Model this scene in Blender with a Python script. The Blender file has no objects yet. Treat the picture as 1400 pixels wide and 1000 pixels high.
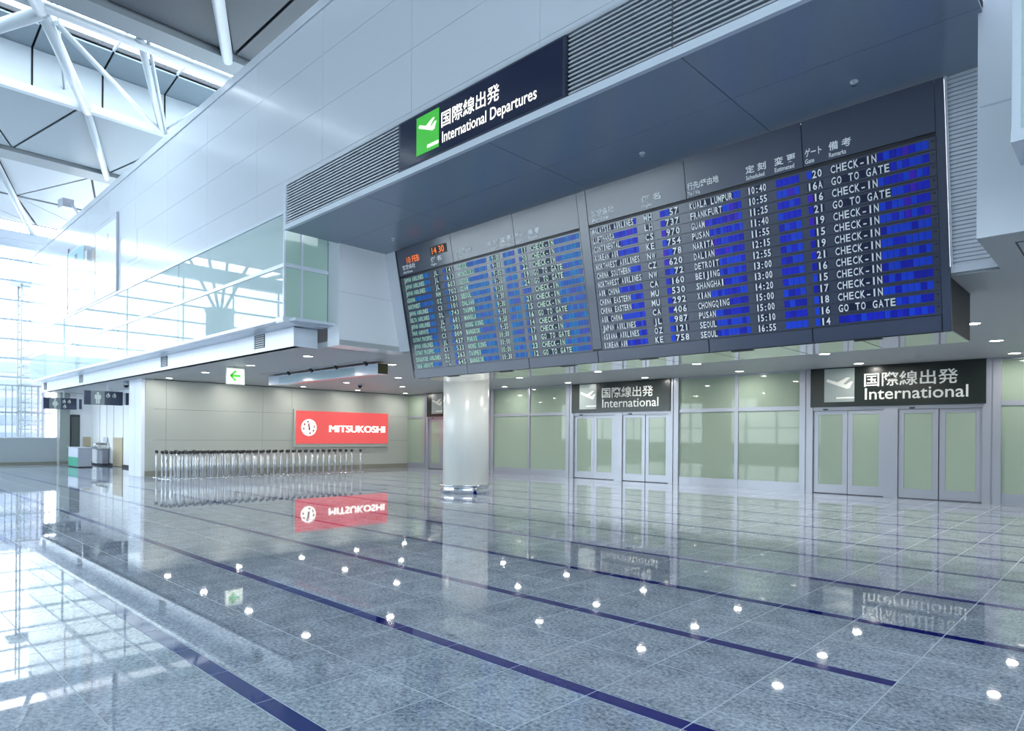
import bpy, math, random
from mathutils import Matrix, Vector
random.seed(7)
SC = bpy.context.scene
COL = SC.collection

# ------------------------------------------------------------------ camera
FPX, CXP, CYP, YAW, ROLL, H = 894.88, 700.0, 596.95, math.radians(43.836), math.radians(.432), 1.6
FW = Vector((-math.sin(YAW), math.cos(YAW), 0))
R0 = Vector((math.cos(YAW), math.sin(YAW), 0)); U0 = Vector((0, 0, 1))
RT = R0 * math.cos(ROLL) + U0 * math.sin(ROLL)
UP = -R0 * math.sin(ROLL) + U0 * math.cos(ROLL)
cam_d = bpy.data.cameras.new('camera'); cam = bpy.data.objects.new('camera', cam_d); COL.objects.link(cam)
cam_d.sensor_fit = 'HORIZONTAL'; cam_d.sensor_width = 36.0; cam_d.lens = FPX / 1400 * 36
cam_d.shift_y = (CYP - 500) / 1400; cam_d.clip_end = 400
m = Matrix.Identity(4)
for i in range(3):
    m[i][0] = RT[i]; m[i][1] = UP[i]; m[i][2] = -FW[i]
m[2][3] = H
cam.matrix_world = m
SC.camera = cam
def pj(x, y, z):
    p = Vector((x, y, z - H)); k = p.dot(FW)
    if k < .2: return None
    return (CXP + FPX * p.dot(RT) / k, CYP - FPX * p.dot(UP) / k)

# ------------------------------------------------------------------ world, exposure
W = bpy.data.worlds.new('overcast_sky'); SC.world = W; W.use_nodes = True
bg = W.node_tree.nodes['Background']; bg.inputs[0].default_value = (.84, .91, 1.0, 1); bg.inputs[1].default_value = 8.6
SC.view_settings.view_transform = 'Standard'; SC.view_settings.look = 'None'
SC.view_settings.gamma = 1; SC.view_settings.use_curve_mapping = False
SC.view_settings.exposure = 0.0
def portal(name, loc, rot, sx, sy):
    l = bpy.data.lights.new(name, 'AREA'); l.shape = 'RECTANGLE'; l.size = sx; l.size_y = sy
    l.cycles.is_portal = True
    o = bpy.data.objects.new(name, l); o.location = loc; o.rotation_euler = rot; COL.objects.link(o)
portal('window_daylight_end', (-39.7, -7, 6), (0, math.radians(-90), 0), 9.5, 29)
portal('window_daylight_rear', (-30.5, -21.6, 6), (math.radians(90), 0, 0), 19, 9.5)
portal('window_daylight_right', (13.7, -7.5, 6.5), (0, math.radians(90), 0), 9.5, 27)  # daylight for the unseen window wall added on the right
portal('skylight_daylight', (-20.9, -5, 13.5), (0, 0, 0), 4.2, 34)

# ------------------------------------------------------------------ materials
MATS = {}
def mat(name, col, rough=.5, metal=0., spec=.5, emit=None, estr=0., coat=0., noise=0., nscale=40.):
    if name in MATS: return MATS[name]
    m = bpy.data.materials.new(name); m.use_nodes = True; nt = m.node_tree
    b = nt.nodes['Principled BSDF']
    b.inputs['Base Color'].default_value = (*col, 1); b.inputs['Roughness'].default_value = rough
    b.inputs['Metallic'].default_value = metal; b.inputs['Specular IOR Level'].default_value = spec
    b.inputs['Coat Weight'].default_value = coat; b.inputs['Coat Roughness'].default_value = .15 if 'slate' in name else .04
    if emit: b.inputs['Emission Color'].default_value = (*emit, 1); b.inputs['Emission Strength'].default_value = estr
    # fine procedural mottle in colour on every surface
    g = nt.nodes.new('ShaderNodeNewGeometry'); n = nt.nodes.new('ShaderNodeTexNoise'); n.inputs['Scale'].default_value = nscale
    r = nt.nodes.new('ShaderNodeMapRange'); r.inputs[3].default_value = 1 - noise - .015; r.inputs[4].default_value = 1 + noise + .015
    mx = nt.nodes.new('ShaderNodeVectorMath'); mx.operation = 'SCALE'; mx.inputs[0].default_value = col
    nt.links.new(g.outputs['Position'], n.inputs['Vector']); nt.links.new(n.outputs[0], r.inputs[0])
    nt.links.new(r.outputs[0], mx.inputs['Scale']); nt.links.new(mx.outputs[0], b.inputs['Base Color'])
    MATS[name] = m; return m
def glass_mat(name, tint, ior=1.5, alpha=1.0, body=None, bodyfac=0.0):
    m = bpy.data.materials.new(name); m.use_nodes = True; nt = m.node_tree; nt.nodes.clear()
    out = nt.nodes.new('ShaderNodeOutputMaterial'); mix = nt.nodes.new('ShaderNodeMixShader')
    tr = nt.nodes.new('ShaderNodeBsdfTransparent'); tr.inputs[0].default_value = (*tint, 1)
    gl = nt.nodes.new('ShaderNodeBsdfGlossy'); gl.inputs['Roughness'].default_value = 0.0
    fr = nt.nodes.new('ShaderNodeFresnel'); geo = nt.nodes.new('ShaderNodeNewGeometry'); mi = nt.nodes.new('ShaderNodeMapRange')
    mi.inputs[3].default_value = ior; mi.inputs[4].default_value = 1 / ior     # same reflectance from both sides of a thin pane
    nt.links.new(geo.outputs['Backfacing'], mi.inputs[0]); nt.links.new(mi.outputs[0], fr.inputs[0])
    src = tr.outputs[0]
    if body:
        df = nt.nodes.new('ShaderNodeBsdfDiffuse'); df.inputs[0].default_value = (*body, 1)
        m2 = nt.nodes.new('ShaderNodeMixShader'); m2.inputs[0].default_value = bodyfac
        nt.links.new(tr.outputs[0], m2.inputs[1]); nt.links.new(df.outputs[0], m2.inputs[2]); src = m2.outputs[0]
    nt.links.new(fr.outputs[0], mix.inputs[0]); nt.links.new(src, mix.inputs[1]); nt.links.new(gl.outputs[0], mix.inputs[2])
    nt.links.new(mix.outputs[0], out.inputs[0]); MATS[name] = m; return m
def granite(name, c0, c1, scale, rough):
    m = bpy.data.materials.new(name); m.use_nodes = True; nt = m.node_tree; b = nt.nodes['Principled BSDF']
    g = nt.nodes.new('ShaderNodeNewGeometry'); n = nt.nodes.new('ShaderNodeTexNoise')
    n.inputs['Scale'].default_value = scale; n.inputs['Detail'].default_value = 3; n.inputs['Roughness'].default_value = .75
    n2 = nt.nodes.new('ShaderNodeTexNoise'); n2.inputs['Scale'].default_value = scale * .12; n2.inputs['Detail'].default_value = 3
    ad = nt.nodes.new('ShaderNodeMath'); ad.operation = 'MULTIPLY_ADD'; ad.inputs[1].default_value = .3
    r = nt.nodes.new('ShaderNodeValToRGB'); r.color_ramp.elements[0].position = .46; r.color_ramp.elements[0].color = (*c0, 1)
    r.color_ramp.elements[1].position = .82; r.color_ramp.elements[1].color = (*c1, 1)
    oi = nt.nodes.new('ShaderNodeObjectInfo'); mr = nt.nodes.new('ShaderNodeMapRange')
    mr.inputs[3].default_value = .92; mr.inputs[4].default_value = 1.08
    sc = nt.nodes.new('ShaderNodeVectorMath'); sc.operation = 'SCALE'
    L = nt.links.new
    L(g.outputs['Position'], n.inputs['Vector']); L(g.outputs['Position'], n2.inputs['Vector'])
    L(n2.outputs[0], ad.inputs[0]); L(n.outputs[0], ad.inputs[2]); L(ad.outputs[0], r.inputs[0])
    L(oi.outputs['Random'], mr.inputs[0]); L(r.outputs[0], sc.inputs[0]); L(mr.outputs[0], sc.inputs['Scale'])
    L(sc.outputs[0], b.inputs['Base Color']); b.inputs['Roughness'].default_value = rough; b.inputs['IOR'].default_value = 1.5
    MATS[name] = m; return m

M_TILE = granite('grey_granite', (.12, .15, .20), (.60, .66, .75), 34, .024)
M_BLUE = mat('blue_strip_stone', (.006, .009, .18), .04, noise=.15)
M_GROUT = mat('pale_grout', (.62, .68, .74), .5)
M_UWALL = mat('white_blue_enamel', (.56, .605, .67), .16)
M_WHITE = mat('white_enamel', (.74, .77, .82), .22)
M_FASC = mat('white_fascia_enamel', (.80, .83, .90), .25)
M_TRIM = mat('pale_grey_trim', (.58, .64, .72), .25)
M_SOFF = mat('dark_slate_soffit', (.24, .30, .38), .24, noise=.05)
M_BACK = mat('near_black', (.012, .013, .018), .5)
M_SLAT = mat('grey_louvre_metal', (.50, .54, .60), .35, .3)
M_CEIL = mat('grey_ceiling_paint', (.40, .425, .44), .5)
M_WALLB = mat('warm_grey_panel', (.40, .425, .395), .35)
M_BASE = mat('baseboard_stone', (.22, .22, .18), .3)
M_GLASSG = mat('green_film_glass', (.30, .375, .30), .03, spec=.35)
M_FRAME = mat('anodised_door_frame', (.35, .37, .425), .28, .35)
M_DARKL = mat('dark_gap', (.03, .03, .04), .6)
M_BOARD = mat('slate_board_metal', (.05, .062, .105), .3, coat=.55)
M_ROW = mat('slate_row_metal', (.04, .05, .09), .3, coat=.6)
M_LET = mat('flap_white_print', (.94, .95, .94), .5, emit=(.8, .9, .85), estr=.0)
M_SIGNB = mat('dark_navy_sign', (.018, .024, .055), .12)
M_SIGNK = mat('dark_green_black_sign', (.012, .018, .016), .22)
M_LIT = mat('lit_sign_white', (.9, .88, .82), .4, emit=(1, .93, .84), estr=1.1)
M_GREEN = mat('lit_sign_green', (.06, .45, .05), .3, emit=(.07, .50, .05), estr=.38)
M_PRINTW = mat('sign_white_print', (.72, .74, .70), .4)
M_PRINTG = mat('sign_grey_field', (.30, .35, .34), .25)
M_CHROME = mat('polished_steel', (.82, .84, .86), .09, 1.)
M_STEEL = mat('brushed_steel', (.60, .63, .66), .25, 1.)
M_POLE = mat('satin_steel_pole', (.62, .64, .68), .3, .85)
M_COLM = mat('column_enamel', (.66, .68, .66), .28)
M_BLACK = mat('black_plastic', (.008, .008, .01), .4)
M_ORANGE = mat('orange_led', (.5, .1, .02), .5, emit=(1, .22, .02), estr=1.0)
M_ROOFL = mat('roof_panel_light', (.44, .48, .52), .4)
M_ROOFG = mat('roof_panel_grey', (.23, .28, .32), .4)
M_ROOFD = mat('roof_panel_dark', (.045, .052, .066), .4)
M_BEAMD = mat('roof_beam_grey', (.22, .25, .27), .4)
M_TUBE = mat('white_steel_tube', (.50, .55, .59), .35)
M_GLASS = glass_mat('clear_glass', (.93, .97, .96), 1.45)
M_BALG = glass_mat('balcony_glass', (.62, .74, .74), 1.62, body=(.60, .72, .73), bodyfac=.7)
M_GRNG = glass_mat('green_translucent_glass', (.45, .62, .54), 1.45, body=(.46, .63, .55), bodyfac=.9)
M_LAMP = mat('downlight_diffuser', (1, 1, 1), .5, emit=(1, .95, .86), estr=14.)

# ------------------------------------------------------------------ mesh helpers
BOXF = [(0, 3, 2, 1), (4, 5, 6, 7), (0, 1, 5, 4), (1, 2, 6, 5), (2, 3, 7, 6), (3, 0, 4, 7)]
class MB:
    def __init__(s): s.v = []; s.f = []; s.sm = set()
    def add(s, vs, fs, smooth=False):
        b = len(s.v); s.v += [tuple(p) for p in vs]
        for f in fs:
            if smooth: s.sm.add(len(s.f))
            s.f.append(tuple(b + i for i in f))
        return s
    def box(s, x0, x1, y0, y1, z0, z1):
        return s.add([(x0, y0, z0), (x1, y0, z0), (x1, y1, z0), (x0, y1, z0), (x0, y0, z1), (x1, y0, z1), (x1, y1, z1), (x0, y1, z1)], BOXF)
    def hexa(s, a, b):   # two quads (bottom a, top b)
        return s.add(list(a) + list(b), BOXF)
    def prism(s, pts, z0, z1, tf=lambda x, y, z: (x, y, z)):
        n = len(pts)
        return s.add([tf(x, y, z0) for x, y in pts] + [tf(x, y, z1) for x, y in pts],
                     [tuple(range(n - 1, -1, -1)), tuple(range(n, 2 * n))] + [(i, (i + 1) % n, n + (i + 1) % n, n + i) for i in range(n)])
    def tube(s, a, b, r, r2=None, n=12):
        a = Vector(a); b = Vector(b); r2 = r if r2 is None else r2
        d = (b - a).normalized(); t = Vector((0, 0, 1)) if abs(d.z) < .9 else Vector((1, 0, 0))
        u = d.cross(t).normalized(); w = d.cross(u)
        vs = []
        for c, q in ((a, r), (b, r2)):
            for i in range(n):
                an = 2 * math.pi * i / n; vs.append(c + u * math.cos(an) * q + w * math.sin(an) * q)
        k = len(s.v)
        s.add(vs, [(i, (i + 1) % n, n + (i + 1) % n, n + i) for i in range(n)], True)
        s.f.append(tuple(k + i for i in range(n - 1, -1, -1))); s.f.append(tuple(k + n + i for i in range(n)))
        return s
    def lathe(s, cx, cy, prof, n=32):
        vs = []
        for r, z in prof:
            for i in range(n):
                a = 2 * math.pi * i / n; vs.append((cx + r * math.cos(a), cy + r * math.sin(a), z))
        fs = []
        for j in range(len(prof) - 1):
            for i in range(n): fs.append((j * n + i, j * n + (i + 1) % n, (j + 1) * n + (i + 1) % n, (j + 1) * n + i))
        k = len(s.v)
        s.add(vs, fs, True); s.f.append(tuple(k + i for i in range(n - 1, -1, -1))); s.f.append(tuple(k + (len(prof) - 1) * n + i for i in range(n)))
        return s
    def mesh(s, name, m, off=(0, 0, 0)):
        me = bpy.data.meshes.new(name)
        me.from_pydata([(x - off[0], y - off[1], z - off[2]) for x, y, z in s.v], [], s.f)
        if s.sm:
            for i in s.sm: me.polygons[i].use_smooth = True
        me.materials.append(m); me.update(); return me
    def obj(s, name, m, parent=None, kind=None):
        xs = [p[0] for p in s.v]; ys = [p[1] for p in s.v]; zs = [p[2] for p in s.v]
        off = ((min(xs) + max(xs)) / 2, (min(ys) + max(ys)) / 2, min(zs))
        o = bpy.data.objects.new(name, s.mesh(name, m, off)); COL.objects.link(o)
        return place(o, off, parent, kind)
def wloc(p):
    v = Vector((0, 0, 0))
    while p: v += p.location; p = p.parent
    return v
def place(o, off, parent=None, kind=None):
    if parent: o.parent = parent; o.location = Vector(off) - wloc(parent)
    else: o.location = off
    if kind: o['kind'] = kind
    return o
def box(name, x0, x1, y0, y1, z0, z1, m, parent=None, kind=None):
    return MB().box(min(x0, x1), max(x0, x1), min(y0, y1), max(y0, y1), min(z0, z1), max(z0, z1)).obj(name, m, parent, kind)
def empty(name, loc, kind=None):
    o = bpy.data.objects.new(name, None); o.empty_display_size = .2; COL.objects.link(o); o.location = loc
    if kind: o['kind'] = kind
    return o
def tag(o, label, cat, group=None):
    o['label'] = label; o['category'] = cat
    if group: o['group'] = group
    return o
def dup(root, loc):
    r = root.copy(); COL.objects.link(r); r.location = loc
    for c in root.children:
        k = c.copy(); COL.objects.link(k); k.parent = r
        for g in c.children:
            q = g.copy(); COL.objects.link(q); q.parent = k
    return r
S = 'structure'

# ------------------------------------------------------------------ glyph meshes (made while the scene is still small)
GL = {}
def glyph(s, bold=0.0, res=3):
    k = (s, bold)
    if k in GL: return GL[k]
    c = bpy.data.curves.new('t', 'FONT'); c.body = s; c.resolution_u = res; c.offset = bold; c.size = 1
    o = bpy.data.objects.new('t', c); COL.objects.link(o)
    dg = bpy.context.evaluated_depsgraph_get()
    me = bpy.data.meshes.new_from_object(o.evaluated_get(dg))
    vs = [tuple(v.co) for v in me.vertices]; fs = [tuple(p.vertices) for p in me.polygons]
    bpy.data.objects.remove(o); bpy.data.curves.remove(c); bpy.data.meshes.remove(me)
    if vs:
        x0 = min(v[0] for v in vs); x1 = max(v[0] for v in vs); y0 = min(v[1] for v in vs); y1 = max(v[1] for v in vs)
    else: x0 = x1 = y0 = y1 = 0
    GL[k] = (vs, fs, (x0, x1, y0, y1)); return GL[k]
def text_into(mb, s, u0, v0, u1, v1, tf, bold=0.0, base=None, depth=.004):
    """fit string s in rectangle u0..u1 (right), v0..v1 (up); tf(u, v, w) maps to world"""
    vs, fs, (a, b, c, d) = glyph(s, bold)
    if base: c, d = base
    if b == a: return
    sx = (u1 - u0) / (b - a); sy = (v1 - v0) / (d - c)
    mb.add([tf(u0 + (x - a) * sx, v0 + (y - c) * sy, depth) for x, y, z in vs], fs)

# ------------------------------------------------------------------ floor
C = 3.654
floor = box('floor', -40, 14, -22, 20.4, -.30, -.0012, M_GROUT, kind=S)
PX = .6595; XJ = -1.146
UB = {1: 1.872, 2: 3.363, 3: 4.886, 4: 6.36}
def ub(k):
    if k in UB: return UB[k]
    return 6.36 + (k - 4) * 1.505 if k > 4 else 1.872 - (1 - k) * 1.505
BW = .121; G = .0045
tiles = []; strips = []
for k in range(-14, 14):
    a = ub(k); b = ub(k + 1)
    for i in range(-23, 59):
        x1 = XJ - PX * i; x0 = x1 - PX
        right = (x1 > XJ + .01) and k + 1 <= 3
        bl = b if right else b - BW
        mid = (a + b - BW) / 2
        for y0, y1 in ((a, mid), (mid, bl)):
            y0c = max(y0, -22); y1c = min(y1, 20.3)
            if y1c - y0c < .05: continue
            tiles.append((x0 + G, x1 - G, y0c + G, y1c - G))
        if not right and -22 < b - BW and b < 20.3: strips.append((x0 + G, x1 - G, b - BW + G * .6, b - G * .6))
def area(t):
    pts = [pj(x, y, 0) for x, y in ((t[0], t[2]), (t[1], t[2]), (t[1], t[3]), (t[0], t[3]))]
    if any(p is None for p in pts): return 0
    if all(p[0] < 0 for p in pts) or all(p[0] > 1400 for p in pts) or all(p[1] > 1000 for p in pts): return 0
    return abs(sum(pts[i][0] * pts[(i + 1) % 4][1] - pts[(i + 1) % 4][0] * pts[i][1] for i in range(4))) / 2
MC = {}
def lay(lst, name, many, m, nmax):
    lst = sorted(lst, key=area, reverse=True); rest = MB()
    for n, t in enumerate(lst):
        if n < nmax and area(t) > 30:
            w = round(t[1] - t[0], 4); h = round(t[3] - t[2], 4)
            me = MC.get((name, w, h))
            if not me:
                me = MC[(name, w, h)] = MB().box(-w / 2, w / 2, -h / 2, h / 2, -.02, 0).mesh(name, m)
            o = bpy.data.objects.new(name, me); COL.objects.link(o)
            place(o, ((t[0] + t[1]) / 2, (t[2] + t[3]) / 2, 0), floor)
        else: rest.box(t[0], t[1], t[2], t[3], -.02, 0)
    rest.obj(many, m, floor, 'stuff')
lay(tiles, 'floor_tile', 'distant_floor_tiles', M_TILE, 295)
lay(strips, 'strip_tile', 'distant_strip_tiles', M_BLUE, 200)

# ------------------------------------------------------------------ upper hall wall (plane Y = 6.91) and the hall shell
YW = 6.91
uw = box('wall_upper', -40, 14, YW + .012, YW + .25, 6.5, 10.45, M_TRIM, kind=S)
zr = [6.56, 7.19, 8.27, 9.35, 10.28]
for i in range(-5, 14):
    xa = max(-12.05 - 2.95 * (i - 0), -40); xb = min(xa + 2.95 if i < 9 else -12.05 - 2.95 * (i - 1), 14)
    xa = max(-12.05 - 2.95 * i, -40); xb = min(-12.05 - 2.95 * (i - 1), 14)
    if xb - xa < .1: continue
    for j in range(4): box('wall_panel', xa + .003, xb - .003, YW, YW + .02, zr[j] + .003, zr[j + 1] - .003, M_UWALL, uw)
box('wall_cap', -40, 14, YW - .03, YW + .3, 10.29, 10.5, M_UWALL, uw)
box('sill_trim', -40, 14, YW - .03, YW + .06, 6.47, 6.55, M_TRIM, uw)

# end curtain wall X = -40
ew = empty('window_1', (-40, -7, 0), S)
box('parapet', -40.3, -39.95, -22, 8.02, 0, 1.33, mat('parapet_grey', (.36, .40, .42), .4), ew)
box('parapet_base', -39.96, -39.90, -22, 8.02, 0, .14, M_BASE, ew)
box('parapet_cap', -40.35, -39.9, -22, 8.02, 1.33, 1.38, M_WHITE, ew)
for z in (4.33, 5.25, 6.2, 7.16, 8.12, 9.07, 10.1): box('mullion', -40.12, -39.95, -22, YW, z - .045, z + .045, M_TRIM, ew)
for i in range(11): box('vertical_mullion', -40.15, -40.02, YW - 1.46 - 2.9 * i, YW - 1.38 - 2.9 * i, 1.38, 11.1, M_WHITE, ew)
box('pane', -40.08, -40.06, -22, YW, 1.38, 11.2, M_GLASS, ew)
box('head_beam', -40.4, -39.85, -22, 8.6, 10.7, 11.2, M_TRIM, ew)
# lower end wall beyond the parapet (under the gallery)
mat('bright_wall_white', (.90, .91, .93), .35)
lw = box('wall_end', -40.3, -40.0, 8.02, 9.6, 0, C, MATS['bright_wall_white'], kind=S)
box('grey_pier', -40.0, -39.8, 8.12, 8.55, .02, C - .01, mat('pier_grey_green', (.30, .34, .32), .4), lw)
box('pier_base', -39.82, -39.77, 8.12, 8.55, .0, .16, M_BASE, lw)
d0 = empty('door_6', (-39.98, 8.8, 0), S)
box('door_frame', -40.0, -39.93, 8.56, 9.02, 0, 2.55, M_DARKL, d0)
box('door_panel', -39.94, -39.90, 8.63, 8.98, .02, 2.46, mat('dark_green_grey_door', (.07, .09, .085), .3), d0)
box('beige_panel', -40.0, -39.96, 9.18, 9.52, 0, 1.4, mat('beige_laminate', (.52, .44, .30), .4), lw)
# restroom facade
rf = box('wall_restroom', -40, -26.75, 9.6, 9.8, 0, C, MATS['bright_wall_white'], kind=S)
box('beige_panel', -36.2, -34.75, 9.56, 9.6, .02, 1.4, MATS['beige_laminate'], rf)
for xx in (-38.6, -37.4, -36.22, -34.73, -33.5, -32.1): box('wall_seam', xx, xx + .02, 9.592, 9.601, .02, C - .02, M_DARKL, rf)
box('wall_base', -40, -26.75, 9.575, 9.6, 0, .12, M_DARKL, rf)
# rear curtain wall Y = -22
rw = empty('window_2', (-13, -22, 0), S)
box('parapet', -40, -21, -22.3, -22, 0, 1.1, MATS['parapet_grey'], rw)
for i in range(7): box('vertical_mullion', -40 + 3 * i - .08, -40 + 3 * i + .08, -22.15, -21.9, 1.1, 12, M_TRIM, rw)
for z in (2.6, 4.2, 5.8, 7.4, 9.0, 10.6): box('mullion', -40, -21, -22.12, -21.98, z - .06, z + .06, M_TRIM, rw)
box('pane', -40, -21, -22.06, -22.04, 1.1, 12, M_GLASS, rw)
box('wall_rear', -21, 14, -22.3, -22, 0, 12.3, mat('rear_wall_grey', (.55, .58, .62), .4), kind=S)
box('wall_right', 14, 14.3, 6.0, 20.4, 0, 12.3, mat('hall_wall_grey', (.55, .58, .62), .4), kind=S)
rw2 = empty('window_7', (14, -8, 0), S)  # unseen window wall, added to light the recess sides and pillar from the right
box('parapet', 14, 14.3, -22, 6.0, 0, 1.4, MATS['parapet_grey'], rw2)
for i in range(10): box('vertical_mullion', 14.02, 14.15, -22 + 3.1 * i - .05, -22 + 3.1 * i + .05, 1.4, 11.4, M_TRIM, rw2)
for z in (2.6, 4.2, 5.8, 7.4, 9.0, 10.6): box('mullion', 14.0, 14.12, -22, 6, z - .05, z + .05, M_TRIM, rw2)
box('pane', 14.06, 14.08, -22, 6, 1.4, 11.4, M_GLASS, rw2)
box('head_beam', 14, 14.3, -22, 6, 11.4, 12.3, MATS['parapet_grey'], rw2)

# ------------------------------------------------------------------ roof at Z = 12
ZR = 12.0
roof = empty('ceiling_roof', (-20, -6, ZR), S)
def rbox(n, *a): return box(n, *a, roof)
def strip_tris(xa, xb, na, nb, pitch, m, z, lo=-20.5, hi=12.5):
    """triangular panels between node lines x=xa (nodes na + k*pitch) and x=xb (nodes nb + k*pitch)"""
    tri = []
    for k in range(-9, 4):
        A0 = (xa, na + k * pitch); A1 = (xa, na + (k + 1) * pitch); B0 = (xb, nb + k * pitch); B1 = (xb, nb + (k + 1) * pitch)
        tri.append((A0, A1, B1)); tri.append((A0, B1, B0))
    for t in tri:
        if max(p[1] for p in t) > hi or min(p[1] for p in t) < lo: continue
        cx = sum(p[0] for p in t) / 3; cy = sum(p[1] for p in t) / 3
        q = []
        for p in t:
            d = math.hypot(p[0] - cx, p[1] - cy); s = 1 - .11 / d * 1.0
            q.append((cx + (p[0] - cx) * s, cy + (p[1] - cy) * s))
        MB().prism(q, z, z + .05).obj('roof_panel', m, roof)
P3 = 3.1
strip_tris(-24.42, -29.75, 5.5 - P3, 4.55 - P3, P3, M_ROOFG, ZR)
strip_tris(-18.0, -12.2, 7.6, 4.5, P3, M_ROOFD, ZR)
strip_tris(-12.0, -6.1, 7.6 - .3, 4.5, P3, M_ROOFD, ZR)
strip_tris(-30.85, -35.6, 7.3, 5.6, P3, M_ROOFL, ZR)
strip_tris(-35.7, -40.0, 5.6, 7.1, P3, M_ROOFL, ZR)
box('roof_backing', -24.45, -40.4, -22, 13, ZR + .08, ZR + .3, M_DARKL, roof)
box('roof_backing', -18.1, 14, -22, 13, ZR + .08, ZR + .3, M_DARKL, roof)
box('roof_sheet', -6, 14, -22, 13, ZR - .02, ZR + .02, M_ROOFL, roof)
rbox('roof_beam', -18.82, -18.08, -22, 12.5, ZR - .12, ZR + .3, M_BEAMD)
rbox('roof_beam', -30.8, -29.85, -22, 12.5, ZR - .1, ZR + .1, M_BEAMD)
rbox('edge_beam', -24.42, -24.2, -22, 12.5, ZR - .14, ZR + .1, M_TUBE)
rbox('edge_beam', -40.4, -39.7, -22, 12.5, 11.05, 11.45, M_TRIM)
# lantern trough between the beams
for i in range(19):
    y0 = -22 + 1.87 * i; y1 = y0 + 1.87
    box('lantern_wall_panel', -24.36, -24.3, y0 + .03, y1 - .03, ZR - .04, 13.27, M_ROOFL, roof)
    MB().hexa([(-24.36, y0 + .03, 13.28), (-23.15, y0 + .03, 13.46), (-23.15, y1 - .03, 13.46), (-24.36, y1 - .03, 13.28)],
              [(-24.36, y0 + .03, 13.33), (-23.15, y0 + .03, 13.51), (-23.15, y1 - .03, 13.51), (-24.36, y1 - .03, 13.33)]).obj('lantern_ceiling_panel', M_ROOFG, roof)
    box('glazing_bar', -23.15, -18.7, y0 - .03, y0 + .03, 13.50, 13.58, M_TRIM, roof)
MB().hexa([(-24.5, -22, 13.4), (-23.12, -22, 13.56), (-23.12, 13, 13.56), (-24.5, 13, 13.4)], [(-24.5, -22, 13.7), (-23.12, -22, 13.7), (-23.12, 13, 13.7), (-24.5, 13, 13.7)]).obj('lantern_backing', M_DARKL, roof)
box('lantern_backing', -24.5, -24.4, -22, 13, ZR - .04, 13.6, M_DARKL, roof)
box('skylight_pane', -23.15, -18.75, -22, 13, 13.55, 13.57, M_GLASS, roof)
box('lantern_side_wall', -18.75, -18.65, -22, 13, ZR + .2, 13.7, M_ROOFL, roof)
box('lantern_end_wall', -24.4, -18.7, 12.6, 12.8, ZR, 13.7, M_ROOFL, roof)
box('lantern_end_wall', -24.4, -18.7, -22.2, -22, ZR, 13.7, M_ROOFL, roof)
box('roof_end_wall', -40.4, 14, 12.7, 12.9, 10.4, 12.3, M_ROOFL, roof)
# trusses of white tube under the roof
def tube(a, b, r, n=12): return MB().tube(a, b, r, n=n).obj('truss_tube', M_TUBE, roof)
tube((-19.25, -21, 11.95), (-19.25, 12, 11.95), .13)
tube((-18.95, -21, 12.3), (-18.95, 12, 12.3), .12)
for k in range(-3, 1):
    yo = k * 6.2
    n0 = (-19.45, 3.55 + yo, 11.9)
    tube(n0, (-24.45, 5.66 + yo, 11.95), .15); tube((-24.45, 5.66 + yo, 11.95), (-30.1, 7.66 + yo, 11.9), .12)
    tube(n0, (-24.45, 1.4 + yo, 11.95), .16);
    tube((-19.6, 3.85 + yo, 11.85), (-24.1, 7.7 + yo, 11.9), .075)
    tube((-18.95, 5.55 + yo, 12.0), (-24.2, 7.8 + yo, 11.95), .10); tube((-18.95, 5.75 + yo, 12.0), (-24.2, 7.95 + yo, 11.95), .045)
    tube((-24.2, 7.85 + yo, 11.95), (-20.6, 8.15 + yo, 11.95), .05)
    tube((-24.3, 5.0 + yo, 12.35), (-21.5, 4.2 + yo, 13.9), .03)
    tube((-18.25, 7.55 + yo, 11.95), (-12.1, 4.4 + yo, 11.9), .15)
    tube((-31.0, 4.15 + yo, 11.88), (-40, 7.0 + yo, 11.5), .13)
    tube((-19.4, 3.5 + yo, 11.9), (-13.5, .6 + yo, 11.9), .15)

# ------------------------------------------------------------------ low zone shell
wb = box('wall_left', -27.0, -26.72, 8.1, 20.3, 0, C, M_DARKL, kind=S)
ys = [8.1, 8.83, 12.62, 13.93, 17.6, 20.25]; zs = [.2, 1.36, 2.53, C - .02]
for i in range(5):
    for j in range(3): box('wall_panel', -26.73, -26.7, ys[i] + .004, ys[i + 1] - .004, zs[j] + .004, zs[j + 1] - .004, M_WALLB, wb)
box('baseboard_left', -26.72, -26.66, 8.1, 20.25, 0, .2, M_BASE, kind=S)
pl = box('trim_1', -28.15, -26.72, 7.98, 8.4, 0, C, M_FASC, kind=S)
box('pillar_seam', -27.45, -27.44, 7.974, 7.981, 0, C, M_TRIM, pl)
box('wall_door_top', -26.7, 14, 20.25, 20.5, 2.5, 3.8, M_GLASSG, kind=S)
cl = MB()
def slab(x0, x1, y0, y1): cl.box(x0, x1, y0, y1, C, C + .12)
slab(-40, -14.09, 7.4, 20.5); slab(-14.09, -13.12, 8.0, 20.5); slab(-13.12, -1.22, 9.74, 20.5); slab(-1.22, 14, 8.1, 20.5)
clo = cl.obj('ceiling', M_CEIL, None, S)
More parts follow.
